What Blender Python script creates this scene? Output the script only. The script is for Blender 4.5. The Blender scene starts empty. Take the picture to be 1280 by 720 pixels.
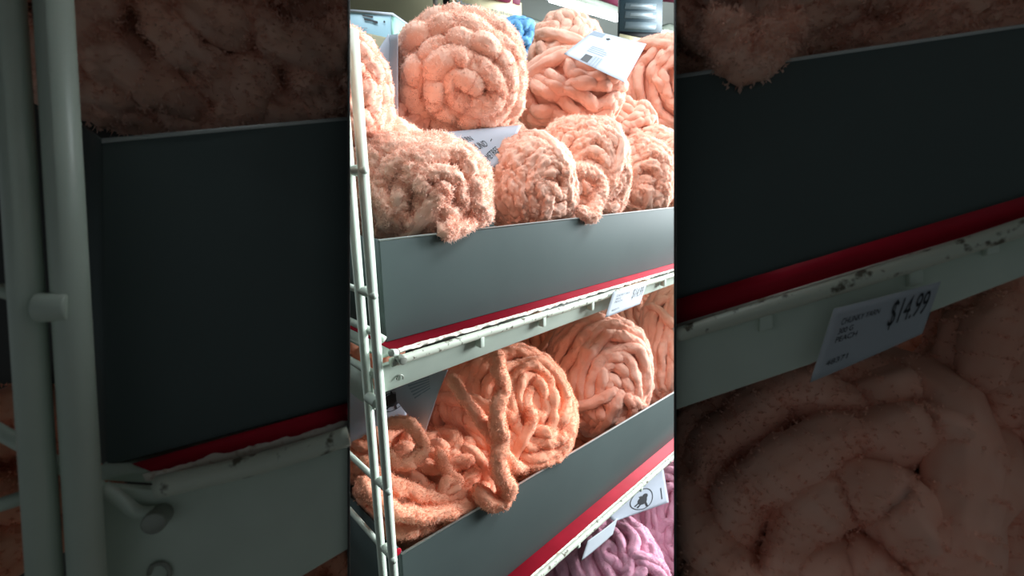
import bpy, math, random
import numpy as np

# ------------------------------------------------------------------ camera model
f = 565.0; TH = math.radians(45.7); PT = math.radians(13.8)
EYE = 1.45
A3 = lambda *v: np.array(v, dtype=float)
Fh = A3(math.cos(TH), math.sin(TH), 0); ZZ = A3(0, 0, 1)
F = Fh*math.cos(PT) - ZZ*math.sin(PT); R = A3(math.sin(TH), -math.cos(TH), 0); U = Fh*math.sin(PT) + ZZ*math.cos(PT)
def ray(x, y): return F + R*(x-640)/f + U*(360-y)/f
def PY(x, y, Y): d = ray(x, y); return d*(Y/d[1])
def PZ(x, y, z): d = ray(x, y); return d*(z/d[2])
def PD(x, y, t): return ray(x, y)*t
def PN(x, y, N, D): d = ray(x, y); return d*(D/(d@N))
def nrm(v): v = np.asarray(v, float); return v/np.linalg.norm(v)
OFF = A3(0, 0, EYE)
rng = np.random.default_rng(7)
col = bpy.context.scene.collection

# ------------------------------------------------------------------ materials
def s2l(c):
    return [((v/255)/12.92 if v/255 <= .04045 else ((v/255+.055)/1.055)**2.4) for v in c]
def mat(name, rgb, rough=.6, sheen=0, noise=0, nscale=40, metal=0, spec=.5, rgb2=None, bump=0, bscale=200, thresh=None, coat=0):
    m = bpy.data.materials.new(name); m.use_nodes = True
    nt = m.node_tree; b = nt.nodes['Principled BSDF']
    c = s2l(rgb)+[1]
    b.inputs['Base Color'].default_value = c
    b.inputs['Roughness'].default_value = rough
    b.inputs['Metallic'].default_value = metal
    b.inputs['Specular IOR Level'].default_value = spec
    if sheen:
        b.inputs['Sheen Weight'].default_value = sheen; b.inputs['Sheen Roughness'].default_value = .5
        b.inputs['Sheen Tint'].default_value = s2l([255, 235, 225])+[1]
    if coat: b.inputs['Coat Weight'].default_value = coat
    tc = nt.nodes.new('ShaderNodeTexCoord')
    if noise or rgb2:
        n = nt.nodes.new('ShaderNodeTexNoise'); n.inputs['Scale'].default_value = nscale; n.inputs['Detail'].default_value = 5
        nt.links.new(tc.outputs['Object'], n.inputs['Vector'])
        rp = nt.nodes.new('ShaderNodeValToRGB')
        lo, hi = thresh or (.3, .7)
        rp.color_ramp.elements[0].position = lo; rp.color_ramp.elements[1].position = hi
        c2 = s2l(rgb2)+[1] if rgb2 else [v*(1-noise) for v in c[:3]]+[1]
        rp.color_ramp.elements[0].color = c2; rp.color_ramp.elements[1].color = c
        nt.links.new(n.outputs['Fac'], rp.inputs['Fac']); nt.links.new(rp.outputs['Color'], b.inputs['Base Color'])
    if bump:
        n2 = nt.nodes.new('ShaderNodeTexNoise'); n2.inputs['Scale'].default_value = bscale; n2.inputs['Detail'].default_value = 3
        nt.links.new(tc.outputs['Object'], n2.inputs['Vector'])
        bp = nt.nodes.new('ShaderNodeBump'); bp.inputs['Strength'].default_value = bump; bp.inputs['Distance'].default_value = .002
        nt.links.new(n2.outputs['Fac'], bp.inputs['Height']); nt.links.new(bp.outputs['Normal'], b.inputs['Normal'])
    return m
def emit(name, rgb, s):
    m = bpy.data.materials.new(name); m.use_nodes = True; nt = m.node_tree
    b = nt.nodes['Principled BSDF']; b.inputs['Base Color'].default_value = s2l(rgb)+[1]
    b.inputs['Emission Color'].default_value = s2l(rgb)+[1]; b.inputs['Emission Strength'].default_value = s
    return m
def fuzzmat(name, rgb):
    m = bpy.data.materials.new(name); m.use_nodes = True; nt = m.node_tree; b = nt.nodes['Principled BSDF']
    b.inputs['Base Color'].default_value = s2l(rgb)+[1]; b.inputs['Roughness'].default_value = .9; b.inputs['Specular IOR Level'].default_value = .05
    tr = nt.nodes.new('ShaderNodeBsdfTranslucent'); tr.inputs['Color'].default_value = s2l(rgb)+[1]
    mx = nt.nodes.new('ShaderNodeMixShader'); mx.inputs[0].default_value = .45
    nt.links.new(b.outputs[0], mx.inputs[1]); nt.links.new(tr.outputs[0], mx.inputs[2]); nt.links.new(mx.outputs[0], nt.nodes['Material Output'].inputs['Surface'])
    return m
M = dict(
    peach=mat('peach_yarn', (248, 206, 187), .9, sheen=.3, rgb2=(245, 190, 165), nscale=60, spec=.1),
    salmon=mat('salmon_yarn', (246, 194, 174), .9, sheen=.3, rgb2=(243, 180, 157), nscale=60, spec=.1),
    coral=mat('coral_yarn', (250, 184, 154), .9, sheen=.3, rgb2=(247, 168, 134), nscale=60, spec=.1),
    pink=mat('pink_yarn', (228, 172, 192), .9, sheen=.3, rgb2=(218, 156, 182), nscale=60, spec=.1),
    blue=mat('blue_yarn', (120, 176, 216), .9, sheen=.2, rgb2=(96, 156, 202), nscale=60, spec=.1),
    carton=mat('grey_carton', (93, 105, 104), .5, rgb2=(89, 100, 99), nscale=8, spec=.07),
    card=mat('carton_inside', (150, 150, 145), .8),
    cut=mat('carton_edge', (196, 202, 200), .5),
    metal=mat('cream_shelf_metal', (212, 226, 212), .38, rgb2=(202, 216, 202), nscale=25, spec=.5),
    rail=mat('chipped_rail_metal', (204, 212, 196), .42, rgb2=(96, 92, 76), nscale=120, thresh=(.34, .42), spec=.5),
    steel=mat('bare_steel', (150, 155, 145), .4, metal=.4),
    dark=mat('dark_gap', (30, 28, 28), .7),
    red=mat('red_liner', (184, 20, 48), .6, rgb2=(168, 14, 40), nscale=30, spec=.2),
    paper=mat('white_paper', (172, 179, 190), .7, rgb2=(164, 172, 184), nscale=20, spec=.1),
    tag=mat('tag_paper', (180, 187, 194), .6, rgb2=(172, 180, 188), nscale=20, spec=.1),
    tornp=mat('torn_paper', (235, 226, 215), .8, rgb2=(190, 160, 140), nscale=150, thresh=(.3, .45)),
    ink=mat('black_ink', (28, 32, 38), .6), inkg=mat('grey_ink', (120, 132, 145), .6),
    wall=mat('taupe_panel', (140, 138, 112), .7, noise=.1, nscale=4),
    ceil=mat('ceiling_grey', (150, 158, 155), .8, noise=.06, nscale=3),
    floor=mat('store_floor', (150, 145, 138), .5, noise=.1, nscale=4),
    cream=mat('cream_sign', (222, 214, 176), .6), maroon=mat('maroon_banner', (110, 20, 58), .6),
    slate=mat('slate_sign', (58, 78, 88), .5), slate2=mat('slate_row', (112, 128, 136), .5), slate3=mat('pale_row', (160, 174, 182), .5),
    blackm=mat('black_plastic', (16, 18, 24), .5),
    box=mat('pale_blue_packaging', (150, 186, 202), .35, rgb2=(140, 178, 194), nscale=10),
    boxg=mat('mint_packaging_edge', (150, 205, 190), .35),
    bay=mat('bay_panel', (70, 72, 70), .7, noise=.1),
    fpeach=fuzzmat('peach_fuzz', (249, 212, 195)), fsalmon=fuzzmat('salmon_fuzz', (247, 200, 181)), fcoral=fuzzmat('coral_fuzz', (250, 188, 158)),
    fpink=fuzzmat('pink_fuzz', (232, 176, 196)), fblue=fuzzmat('blue_fuzz', (130, 184, 222)),
    tube=emit('fluorescent_tube', (240, 248, 255), 14),
)

# ------------------------------------------------------------------ object helpers
def root(name, label, cat, loc, group=None):
    o = bpy.data.objects.new(name, None); col.objects.link(o)
    o.empty_display_size = .02
    o.location = loc; o['_base'] = list(map(float, loc))
    o['label'] = label; o['category'] = cat
    if group: o['group'] = group
    return o
def base_of(p):
    while p.parent: p = p.parent
    return A3(*p['_base'])
def mesh(name, V, Fc, m, parent=None, smooth=False, kind=None):
    V = np.asarray(V, float)
    if parent is not None: b = base_of(parent)
    else:
        lo, hi = V.min(0), V.max(0); b = A3((lo[0]+hi[0])/2, (lo[1]+hi[1])/2, lo[2])
    me = bpy.data.meshes.new(name)
    V2 = V - b
    Fc = [f_ for f_ in Fc]
    if len(Fc) and isinstance(Fc[0], np.ndarray) and Fc[0].ndim == 2:
        # arrays of faces with equal corner count
        loops = np.concatenate([a.ravel() for a in Fc]).astype(np.int32)
        tot = np.concatenate([np.full(len(a), a.shape[1]) for a in Fc]).astype(np.int32)
    else:
        loops = np.array([i for q in Fc for i in q], np.int32); tot = np.array([len(q) for q in Fc], np.int32)
    me.vertices.add(len(V2)); me.vertices.foreach_set('co', V2.astype(np.float32).ravel())
    me.loops.add(len(loops)); me.loops.foreach_set('vertex_index', loops)
    me.polygons.add(len(tot)); st = np.concatenate([[0], np.cumsum(tot)[:-1]]).astype(np.int32)
    me.polygons.foreach_set('loop_start', st)
    me.polygons.foreach_set('loop_total', tot)
    me.update(calc_edges=True); me.validate()
    me.materials.append(m)
    if smooth: me.polygons.foreach_set('use_smooth', [True]*len(me.polygons))
    o = bpy.data.objects.new(name, me); col.objects.link(o)
    if parent is not None: o.parent = parent
    else: o.location = b; o['_base'] = list(map(float, b))
    if kind: o['kind'] = kind
    return o
def tag(o, label, cat, group=None):
    o['label'] = label; o['category'] = cat
    if group: o['group'] = group
    return o
class MB:
    def __init__(s): s.V = []; s.F = []; s.n = 0
    def add(s, V, Fc):
        V = np.asarray(V, float); s.V.append(V)
        for q in Fc: s.F.append([i+s.n for i in q])
        s.n += len(V); return s
    def hexa(s, P):   # 8 points: bottom loop 0-3 and top loop 4-7
        return s.add(P, [(0, 3, 2, 1), (4, 5, 6, 7), (0, 1, 5, 4), (1, 2, 6, 5), (2, 3, 7, 6), (3, 0, 4, 7)])
    def box(s, x0, x1, y0, y1, z0, z1):
        return s.hexa([(x0, y0, z0), (x1, y0, z0), (x1, y1, z0), (x0, y1, z0), (x0, y0, z1), (x1, y0, z1), (x1, y1, z1), (x0, y1, z1)])
    def prism(s, poly, ext):   # polygon (n,3) extruded along ext
        poly = np.asarray(poly, float); n = len(poly)
        V = np.vstack([poly, poly+np.asarray(ext)])
        Fc = [list(range(n)), list(range(2*n-1, n-1, -1))]+[[i, i+n, (i+1) % n+n, (i+1) % n] for i in range(n)]
        return s.add(V, Fc)
    def tube(s, path, r, seg=12, cap=True):
        V, Q = tube(path, r, seg)
        Fc = [list(q) for q in Q]
        n = len(path)
        if cap: Fc += [list(range(seg-1, -1, -1)), list(range((n-1)*seg, n*seg))]
        return s.add(V, Fc)
    def build(s, name, m, parent=None, **k): return mesh(name, np.vstack(s.V), s.F, m, parent, **k)
def bevel(o, w=.001, seg=2):
    md = o.modifiers.new('b', 'BEVEL'); md.width = w; md.segments = seg; md.limit_method = 'ANGLE'; return o

def frames(path):
    P = np.asarray(path, float); T = np.gradient(P, axis=0); T /= np.linalg.norm(T, axis=1)[:, None]+1e-12
    N = np.zeros_like(P); n = np.cross(T[0], A3(.3, .2, 1)); n = nrm(n)
    for i in range(len(P)):
        n = n - T[i]*(n@T[i]); n = n/(np.linalg.norm(n)+1e-12); N[i] = n
    return P, T, N, np.cross(T, N)
def tube(path, r, seg=12):
    P, T, N, B = frames(path); n = len(P)
    r = np.broadcast_to(np.asarray(r, float), (n,))
    a = np.arange(seg)*2*math.pi/seg
    V = P[:, None]+r[:, None, None]*(np.cos(a)[None, :, None]*N[:, None]+np.sin(a)[None, :, None]*B[:, None])
    i = np.arange(n-1)[:, None]*seg; j = np.arange(seg)[None]; k = (j+1) % seg
    Q = np.stack([i+j, i+k, i+seg+k, i+seg+j], -1).reshape(-1, 4)
    return V.reshape(-1, 3), Q
def spline(pts, step):
    pts = np.asarray(pts, float); P = np.vstack([2*pts[0]-pts[1], pts, 2*pts[-1]-pts[-2]]); out = []
    for i in range(1, len(P)-2):
        n = max(2, int(np.linalg.norm(P[i+1]-P[i])/step)); t = np.linspace(0, 1, n, endpoint=False)[:, None]
        out.append(.5*((2*P[i])+(-P[i-1]+P[i+1])*t+(2*P[i-1]-5*P[i]+4*P[i+1]-P[i+2])*t**2+(-P[i-1]+3*P[i]-3*P[i+1]+P[i+2])*t**3))
    return np.vstack(out+[pts[-1:]])

def vn(P, seed=0):          # value noise in [-1,1]
    I = np.floor(P).astype(np.int64); w = P-I; w = w*w*(3-2*w); r = 0
    for dx in (0, 1):
        for dy in (0, 1):
            for dz in (0, 1):
                h = (I[:, 0]+dx)*73856093 ^ (I[:, 1]+dy)*19349663 ^ (I[:, 2]+dz)*83492791 ^ (seed*2654435761)
                h = (h ^ (h >> 13))*1274126177 & 0xffffffff; h = h ^ (h >> 16)
                v = (h & 0xffff)/32767.5-1
                r = r+v*(w[:, 0] if dx else 1-w[:, 0])*(w[:, 1] if dy else 1-w[:, 1])*(w[:, 2] if dz else 1-w[:, 2])
    return r
def vn3(P, s): return np.stack([vn(P, s), vn(P+31.7, s+1), vn(P-17.3, s+2)], 1)

def worley(P, seed=0):        # distance to nearest cell point
    I = np.floor(P).astype(np.int64); best = np.full(len(P), 9.)
    for dx in (-1, 0, 1):
        for dy in (-1, 0, 1):
            for dz in (-1, 0, 1):
                J = I+np.array([dx, dy, dz])
                h = J[:, 0]*73856093 ^ J[:, 1]*19349663 ^ J[:, 2]*83492791 ^ (seed*2654435761)
                h = (h ^ (h >> 13))*1274126177 & 0xffffffff; h = h ^ (h >> 16)
                q = J+np.stack([(h & 255)/255., ((h >> 8) & 255)/255., ((h*40503 >> 4) & 255)/255.], 1)
                best = np.minimum(best, ((q-P)**2).sum(1))
    return np.sqrt(best)
class Yarn:
    """collects strands in world space, adds lumps and fuzz, builds one mesh"""
    def __init__(s, seed, style, sc=1.0, amp=1.):
        s.V = []; s.C = []; s.Q = []; s.n = 0; s.seed = seed; s.style = style; s.sc = sc
        s.seg = 20
        s.amp = amp
    def strand(s, path, r):
        path = np.asarray(path, float); n = len(path)
        r = np.broadcast_to(np.asarray(r, float), (n,)).copy()
        L = np.linspace(0, 1, n); e = min(8, n//3)
        for k in range(e):
            c = math.sqrt(max(.02, 1-(1-k/e)**2)); r[k] *= c; r[n-1-k] *= c
        s.seg = int(np.clip(2*math.pi*float(np.median(r))/((.0018 if s.style == 'boucle' else .0026)*s.sc), 16, 46))
        V, Q = tube(path, r, s.seg); C = np.repeat(path, s.seg, axis=0)
        s.V.append(V); s.C.append(C); s.Q.append(Q+s.n); s.n += len(V)
    def core(s, c, ax, rad, p):
        u = np.linspace(0, math.pi, 40); v = np.linspace(0, 2*math.pi, 60, endpoint=False)
        d = np.stack([np.sin(u)[:, None]*np.cos(v)[None], np.sin(u)[:, None]*np.sin(v)[None], np.cos(u)[:, None]+0*v[None]], -1).reshape(-1, 3)
        rr = 1/(np.abs(d)**p).sum(1)**(1/p)
        V = c+(d*rr[:, None]*rad)@ax
        i = np.arange(39)[:, None]*60; j = np.arange(60)[None]; k = (j+1) % 60
        Q = np.stack([i+j, i+60+j, i+60+k, i+k], -1).reshape(-1, 4)
        s.V.append(V); s.C.append(np.broadcast_to(c, V.shape)); s.Q.append(Q+s.n); s.n += len(V)
    def press(s, V, C):
        # yarn squeezed by the carton or panel it lies in
        for cl in s.clamp or []:
            if callable(cl): V = cl(V, C)
            else:
                n_, d_ = cl; k = np.maximum(0, V@n_-d_); V = V-k[:, None]*n_
        return V
    def build(s, name, m, parent, fuzz=30000, flen=None, clamp=None):
        V = np.vstack(s.V); C = np.vstack(s.C); D = V-C; r = np.linalg.norm(D, axis=1)[:, None]; N = D/(r+1e-9)
        sc = s.sc
        if s.style == 'boucle':
            W0 = V+vn3(V/(.006*sc), s.seed+2)*.0014*sc
            b = 1-np.clip(worley(W0/(.0068*sc), s.seed), 0, 1)**2*1.6+.4*(1-worley(V/(.0034*sc), s.seed+5))
            V = V+N*((b-.5)*.0042*sc*s.amp)[:, None]+vn3(V/(.018*sc), s.seed+9)*.002*sc
            fl = flen or .0034*sc; wd = .0005*sc
        else:
            W0 = V+vn3(V/(.008*sc), s.seed+2)*.002*sc
            b = (1-np.clip(worley(W0/(.0062*sc), s.seed), 0, 1)**2*1.4)+.9*vn(V/(.014*sc), s.seed+5)+.25*(1-worley(V/(.0028*sc), s.seed+5))
            V = V+N*((b-.5)*.0023*sc)[:, None]+vn3(V/(.022*sc), s.seed+9)*.0026*sc
            fl = flen or .0028*sc; wd = .00045*sc
        s.clamp = clamp; V = s.press(V, C)
        vis = np.nonzero((N*(-nrm(C.mean(0)))).sum(1) > -.35)[0]
        rg = np.random.default_rng(s.seed+100)
        pick = rg.choice(vis, fuzz); P = V[pick]+rg.normal(0, .0007*sc, (fuzz, 3)); Nn = N[pick]
        d = Nn+rg.normal(0, .65, (fuzz, 3)); d /= np.linalg.norm(d, axis=1)[:, None]
        side = np.cross(d, rg.normal(0, 1, (fuzz, 3))); side /= np.linalg.norm(side, axis=1)[:, None]+1e-9
        ln = fl*rg.uniform(.35, 1.1, (fuzz, 1))
        # bent blade: two base points, two mid points, a tip
        tipd = d+rg.normal(0, .45, (fuzz, 3))
        b0 = P-side*wd; b1 = P+side*wd; m0 = P+d*ln*.55-side*wd*.8; m1 = P+d*ln*.55+side*wd*.8; tp = P+d*ln*.55+tipd*ln*.5
        W = np.stack([b0, b1, m1, m0, tp], 1).reshape(-1, 3); k0 = len(V)+np.arange(fuzz)[:, None]*5
        W = s.press(W, np.repeat(C[pick], 5, axis=0))
        quads = np.vstack([np.vstack(s.Q), k0+np.array([[0, 1, 2, 3]])]); tris = k0+np.array([[3, 2, 4]])
        o = mesh(name, np.vstack([V, W]), [quads, tris], m[0], parent, smooth=True)
        o.data.materials.append(m[1]); nq = len(quads)-fuzz; mi = np.zeros(len(o.data.polygons), np.int32); mi[nq:] = 1
        sm = np.ones(len(mi), bool); sm[nq:] = False; o.data.polygons.foreach_set('use_smooth', sm)
        o.data.polygons.foreach_set('material_index', mi); return o

def skein(name, label, group, px, py, rx, ry, Y=None, depth=None, axis=(0, 0, 1), rz=None, style='chenille', m='coral', seed=1,
          sr=None, loops=6, p=2.3, fuzz=30000, wob=1., sc=1., extra=None, phimax=2.5, clamp=None, N=None, D=None, flen=None, dimple=.14, cat='yarn', amp=1.):
    """a wound skein of thick yarn; centre, silhouette radii in px; axis = where the wound end looks, in camera right/up/towards"""
    c = PY(px, py, Y) if Y else (PN(px, py, N, D) if N is not None else PD(px, py, depth))
    dep = c@F; a = rx*dep/f; b = ry*dep/f; cz = (rz if rz else .9*(a+b)/2)
    # the outline of an obliquely seen sphere is slightly larger than its radius: keep radii as given
    look = nrm(-c); rgt = nrm(np.cross(-look, ZZ)); upv = np.cross(rgt, -look)
    w = nrm(rgt*axis[0]+upv*axis[1]+look*axis[2])
    # body axes: ellipsoid aligned with view; strands wind about w
    E = np.stack([rgt, upv, look]); rad = A3(a, b, cz)
    u = nrm(np.cross(upv, w)); v = np.cross(w, u)
    sr = sr or (.0105 if style == 'boucle' else .0085)
    sr *= sc
    r0 = root(name, label, cat, c-ZZ*b, group)
    y = Yarn(seed, style, sc, amp)
    inner = rad-sr*.9
    def surf(d, k=1.):      # d: unit dirs in world; returns point on body
        q = d@E.T; rr = 1/(np.abs(q)**p).sum(1)**(1/p)
        return c+(q*rr[:, None]*(inner*k if np.ndim(k) == 0 else inner[None]*k[:, None]))@E
    y.core(c, E, rad-sr*1.7, p)
    avg = inner.mean(); dphi = (1.5*sr if style != 'boucle' else 1.45*sr)/avg
    turns = (phimax-.1)/dphi; step = (.0016 if style == 'boucle' else .0022)*sc
    ths = []; phs = []; t = 0
    n = int(turns*2*math.pi*avg*.75/step)
    th = np.linspace(0, 1, n)**.62*turns*2*math.pi; ph = .1+dphi*th/(2*math.pi)
    rg = np.random.default_rng(seed)
    wv = .10*wob
    ph = ph+wv*np.sin(th*1.0+rg.uniform(0, 6))*np.clip(ph, 0, 1)+.05*wob*np.sin(th*2.3+1)
    d = np.sin(ph)[:, None]*(np.cos(th)[:, None]*u+np.sin(th)[:, None]*v)+np.cos(ph)[:, None]*w
    d += .13*wob*vn3(d*2.2+seed, seed+3); d /= np.linalg.norm(d, axis=1)[:, None]
    k = 1-dimple*np.exp(-(ph/.4)**2)
    P = surf(d, k)+d*(vn(d*5+th[:, None]*.35, seed+4)*sr*.55*wob)[:, None]
    y.strand(P, sr*(1+.12*vn(P/(.03*sc), seed+8)))
    for i in range(loops):
        # a strand that crosses the others: part of a great circle tipped towards the wound end
        ax2 = nrm(u*rg.normal()+v*rg.normal()+w*rg.uniform(-.35, .35)); e1 = nrm(np.cross(ax2, w+rg.normal(0, .25, 3))); e2 = np.cross(ax2, e1)
        a0 = rg.uniform(-.2, .3); a1 = a0+rg.uniform(1.4, 2.4); off = rg.uniform(-.45, .45)
        nn = int((a1-a0)*avg/step); t = np.linspace(a0, a1, nn)
        dd = np.cos(t)[:, None]*(-e1)+np.sin(t)[:, None]*e2+ax2*off+.12*vn3(np.stack([t, t, t], 1)*1.5+i*9, seed+i)
        dd = np.cos(t)[:, None]*w + np.sin(t)[:, None]*e2 + ax2*off + .15*vn3(np.stack([t, t*0, t*0], 1)*1.5+i*9, seed+i)
        dd /= np.linalg.norm(dd, axis=1)[:, None]
        s_ = np.linspace(0, 1, nn); kk = 1+(1.15*sr/avg)*np.clip(np.sin(math.pi*s_)*3, 0, 1)-(.6*sr/avg)
        y.strand(surf(dd, kk), sr*1.02)
    if extra:
        for path, er in extra: y.strand(spline(path, step), er)
    y.build('yarn_winding', (M[m], M['f'+m]), r0, fuzz=fuzz, clamp=clamp, flen=flen)
    return r0

# label sheets --------------------------------------------------------------
class Patch:
    """a curved sheet through four corners (TL,TR,BR,BL), bulging by bl along nrmv"""
    def __init__(s, TL, TR, BR, BL, bulge=0., towards=None, bu=1, bv=1):
        s.c = [np.asarray(q, float) for q in (TL, TR, BR, BL)]; s.b = bulge; s.bu = bu; s.bv = bv
        n = nrm(np.cross(s.c[1]-s.c[0], s.c[3]-s.c[0])); s.n = n if n@(-s.c[0]) > 0 else -n
    def at(s, u, v, o=0.):
        u = np.asarray(u, float)[:, None]; v = np.asarray(v, float)[:, None]
        P = (s.c[0]*(1-u)+s.c[1]*u)*(1-v)+(s.c[3]*(1-u)+s.c[2]*u)*v
        k = (4*u*(1-u) if s.bu else 1)*(4*v*(1-v) if s.bv else 1)
        return P+s.n*(s.b*k+o)
    def sheet(s, name, m, parent, nu=14, nv=10, th=.0006, cutfn=None, **k):
        u, v = np.meshgrid(np.linspace(0, 1, nu), np.linspace(0, 1, nv)); u = u.ravel(); v = v.ravel()
        T = s.at(u, v); B = s.at(u, v, -th); V = np.vstack([T, B]); n = nu*nv; Fc = []
        for j in range(nv-1):
            for i in range(nu-1):
                a = j*nu+i; q = [a, a+1, a+nu+1, a+nu]; Fc.append(q); Fc.append([x+n for x in q[::-1]])
        rim = [i for i in range(nu)]+[j*nu+nu-1 for j in range(1, nv)]+[(nv-1)*nu+i for i in range(nu-2, -1, -1)]+[j*nu for j in range(nv-2, 0, -1)]
        for a, b in zip(rim, rim[1:]+rim[:1]): Fc.append([b, a, a+n, b+n])
        return mesh(name, V, Fc, m, parent, smooth=True, **k)
    def write(s, items, name, m, parent, o=.0005):
        mb = MB()
        for it in items:
            if it[0] == 'text':
                _, txt, u, v, h, wd, ang = it      # u,v = lower left, h = letter height in v units, wd = width in u units
                cu = bpy.data.curves.new('t', 'FONT'); cu.body = txt; ob = bpy.data.objects.new('t', cu); me = ob.to_mesh()
                X = np.array([w.co[:] for w in me.vertices]); Fc = [list(q.vertices) for q in me.polygons]
                if len(X) == 0: continue
                X = X[:, :2]-X[:, :2].min(0); X[:, 0] *= wd/X[:, 0].max(); X[:, 1] *= h/max(.6, X[:, 1].max())
                ca, sa = math.cos(ang), math.sin(ang)
                uu = u+X[:, 0]*ca+X[:, 1]*sa; vv = v-X[:, 1]*ca+X[:, 0]*sa
                ob.to_mesh_clear(); bpy.data.objects.remove(ob); bpy.data.curves.remove(cu)
                mb.add(s.at(uu, vv, o), Fc)
            else:
                poly = np.array(it[1]); mb.add(s.at(poly[:, 0], poly[:, 1], o), [list(range(len(poly)))])
        return mb.build(name, m, parent)
def bar(u0, v0, u1, v1): return ('poly', [(u0, v0), (u1, v0), (u1, v1), (u0, v1)])
def ring(cu, cv, ru, rv, t, n=28):
    out = []
    for i in range(n):
        a, b = 2*math.pi*i/n, 2*math.pi*(i+1)/n
        out.append(('poly', [(cu+ru*math.cos(a), cv+rv*math.sin(a)), (cu+ru*math.cos(b), cv+rv*math.sin(b)), (cu+ru*(1-t)*math.cos(b), cv+rv*(1-t)*math.sin(b)), (cu+ru*(1-t)*math.cos(a), cv+rv*(1-t)*math.sin(a))]))
    return out
def disc(cu, cv, ru, rv, n=16): return ('poly', [(cu+ru*math.cos(2*math.pi*i/n), cv+rv*math.sin(2*math.pi*i/n)) for i in range(n)])
def emblem(cu, cv, ru, rv):
    # round badge: a sheep-like blot with horns in a ring
    return ring(cu, cv, ru, rv, .08)+[disc(cu, cv+.1*rv, ru*.42, rv*.4), disc(cu+.3*ru, cv-.18*rv, ru*.26, rv*.24),
        ('poly', [(cu-.25*ru, cv-1.15*rv), (cu-.1*ru, cv-1.1*rv), (cu+.1*ru, cv-.2*rv), (cu-.15*ru, cv-.2*rv)]),
        ('poly', [(cu-.75*ru, cv+.25*rv), (cu-.3*ru, cv+.05*rv), (cu-.3*ru, cv+.2*rv), (cu-.7*ru, cv+.4*rv)]),
        ('poly', [(cu-.6*ru, cv+.5*rv), (cu-.2*ru, cv+.3*rv), (cu-.2*ru, cv+.45*rv), (cu-.5*ru, cv+.68*rv)]),
        ('poly', [(cu+.1*ru, cv+.4*rv), (cu+.3*ru, cv+.4*rv), (cu+.4*ru, cv+.85*rv), (cu+.2*ru, cv+.85*rv)])]

# =================================================================== CENTRAL RACK
XR = 1.45           # right end of what is built
ZS1, ZS2 = -.186, -.652
# ---- upper shelf
sh = root('metal_shelf', 'cream enamelled metal shelf under the upper grey carton, with a chipped front rail', 'shelf', (.8, .6, -.24))
MB().box(.216, XR, .424, .86, ZS1-.004, ZS1).build('deck', M['metal'], sh)
o = MB().hexa([(.214, .421, -.229), (XR, .421, -.207), (XR, .426, -.207), (.214, .426, -.229), (.214, .418, -.196), (XR, .418, -.196), (XR, .426, -.196), (.214, .426, -.196)]).build('front_fascia', M['metal'], sh)
bevel(o, .0015)
n = 120; xs = np.linspace(.222, XR, n)
MB().tube(np.stack([xs, .4125+.0006*vn(np.stack([xs*20]*3, 1), 1), -.1925+.0004*vn(np.stack([xs*25]*3, 1), 2)], 1), .0052, 14).build('front_rail', M['rail'], sh, smooth=True)
for px, py in ((601, 417), (679, 392), (740, 373), (785, 356), (831, 341)):
    c = PY(px, py, .411)
    o = MB().box(c[0]-.0035, c[0]+.0035, .408, .4175, -.2085, -.194).build('price_clip_tab', M['metal'], sh); bevel(o, .0012)
c = PY(501, 449, .405)
def cyl(c, ax, r, h, m, name, parent, seg=20, **k):
    ax = nrm(ax); return bevel(MB().tube([c-ax*h/2, c+ax*h/2], r, seg).build(name, m, parent, **k), .0008)
cyl(c, (0, 1, 0), .0048, .012, M['steel'], 'rail_end_bolt', sh)
cyl(PY(492, 441, .408), (1, .5, -.4), .0042, .010, M['metal'], 'rail_hook', sh)
c = PY(500, 473, .418); a = np.linspace(-.6, 3.2, 20)
MB().tube(np.stack([c[0]+.004*np.cos(a), 0*a+c[1], c[2]+.004*np.sin(a)], 1), .0008, 8).build('stamped_rivet', M['steel'], sh)
# red liner with torn paper edge
o = MB().box(.232, XR, .4195, .84, ZS1+.0002, ZS1+.0016).build('shelf_liner', M['red'])
tag(o, 'dark red card liner lying on the upper shelf under the grey carton', 'shelf liner')
def torn(X0, X1, Y0, z, seed, ex, wmax):
    n = int((X1-X0)/.0016); xs = np.linspace(X0, X1, n); q = np.stack([xs*90, xs*0, xs*0], 1)
    wmax = wmax*(.35+.65*np.exp(-np.maximum(0, xs-X0-.05)/.09))
    yb = Y0+wmax*(.45+.35*vn(q, seed)+.25*vn(q*3.3, seed+1)); yf = Y0-.0035+.0012*vn(q*2, seed+2)
    zt = z+.0012*vn(q*1.7, seed+4)
    V = np.vstack([np.stack([xs, yf, zt-.0005], 1), np.stack([xs, yb, z+.0*xs+.0004], 1), np.stack([xs, yf, zt-.0022], 1)])
    Fc = [[i, i+1, n+i+1, n+i] for i in range(n-1)]+[[2*n+i, 2*n+i+1, i+1, i] for i in range(n-1)]
    return V, Fc
V, Fc = torn(.236, XR, .4205, ZS1+.0022, 3, 0, .004)
MBt = MB(); MBt.add(V, Fc); MBt.build('torn_paper_edge', M['tornp'], o)['label'] = 'ragged white torn edge of the liner'
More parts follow.
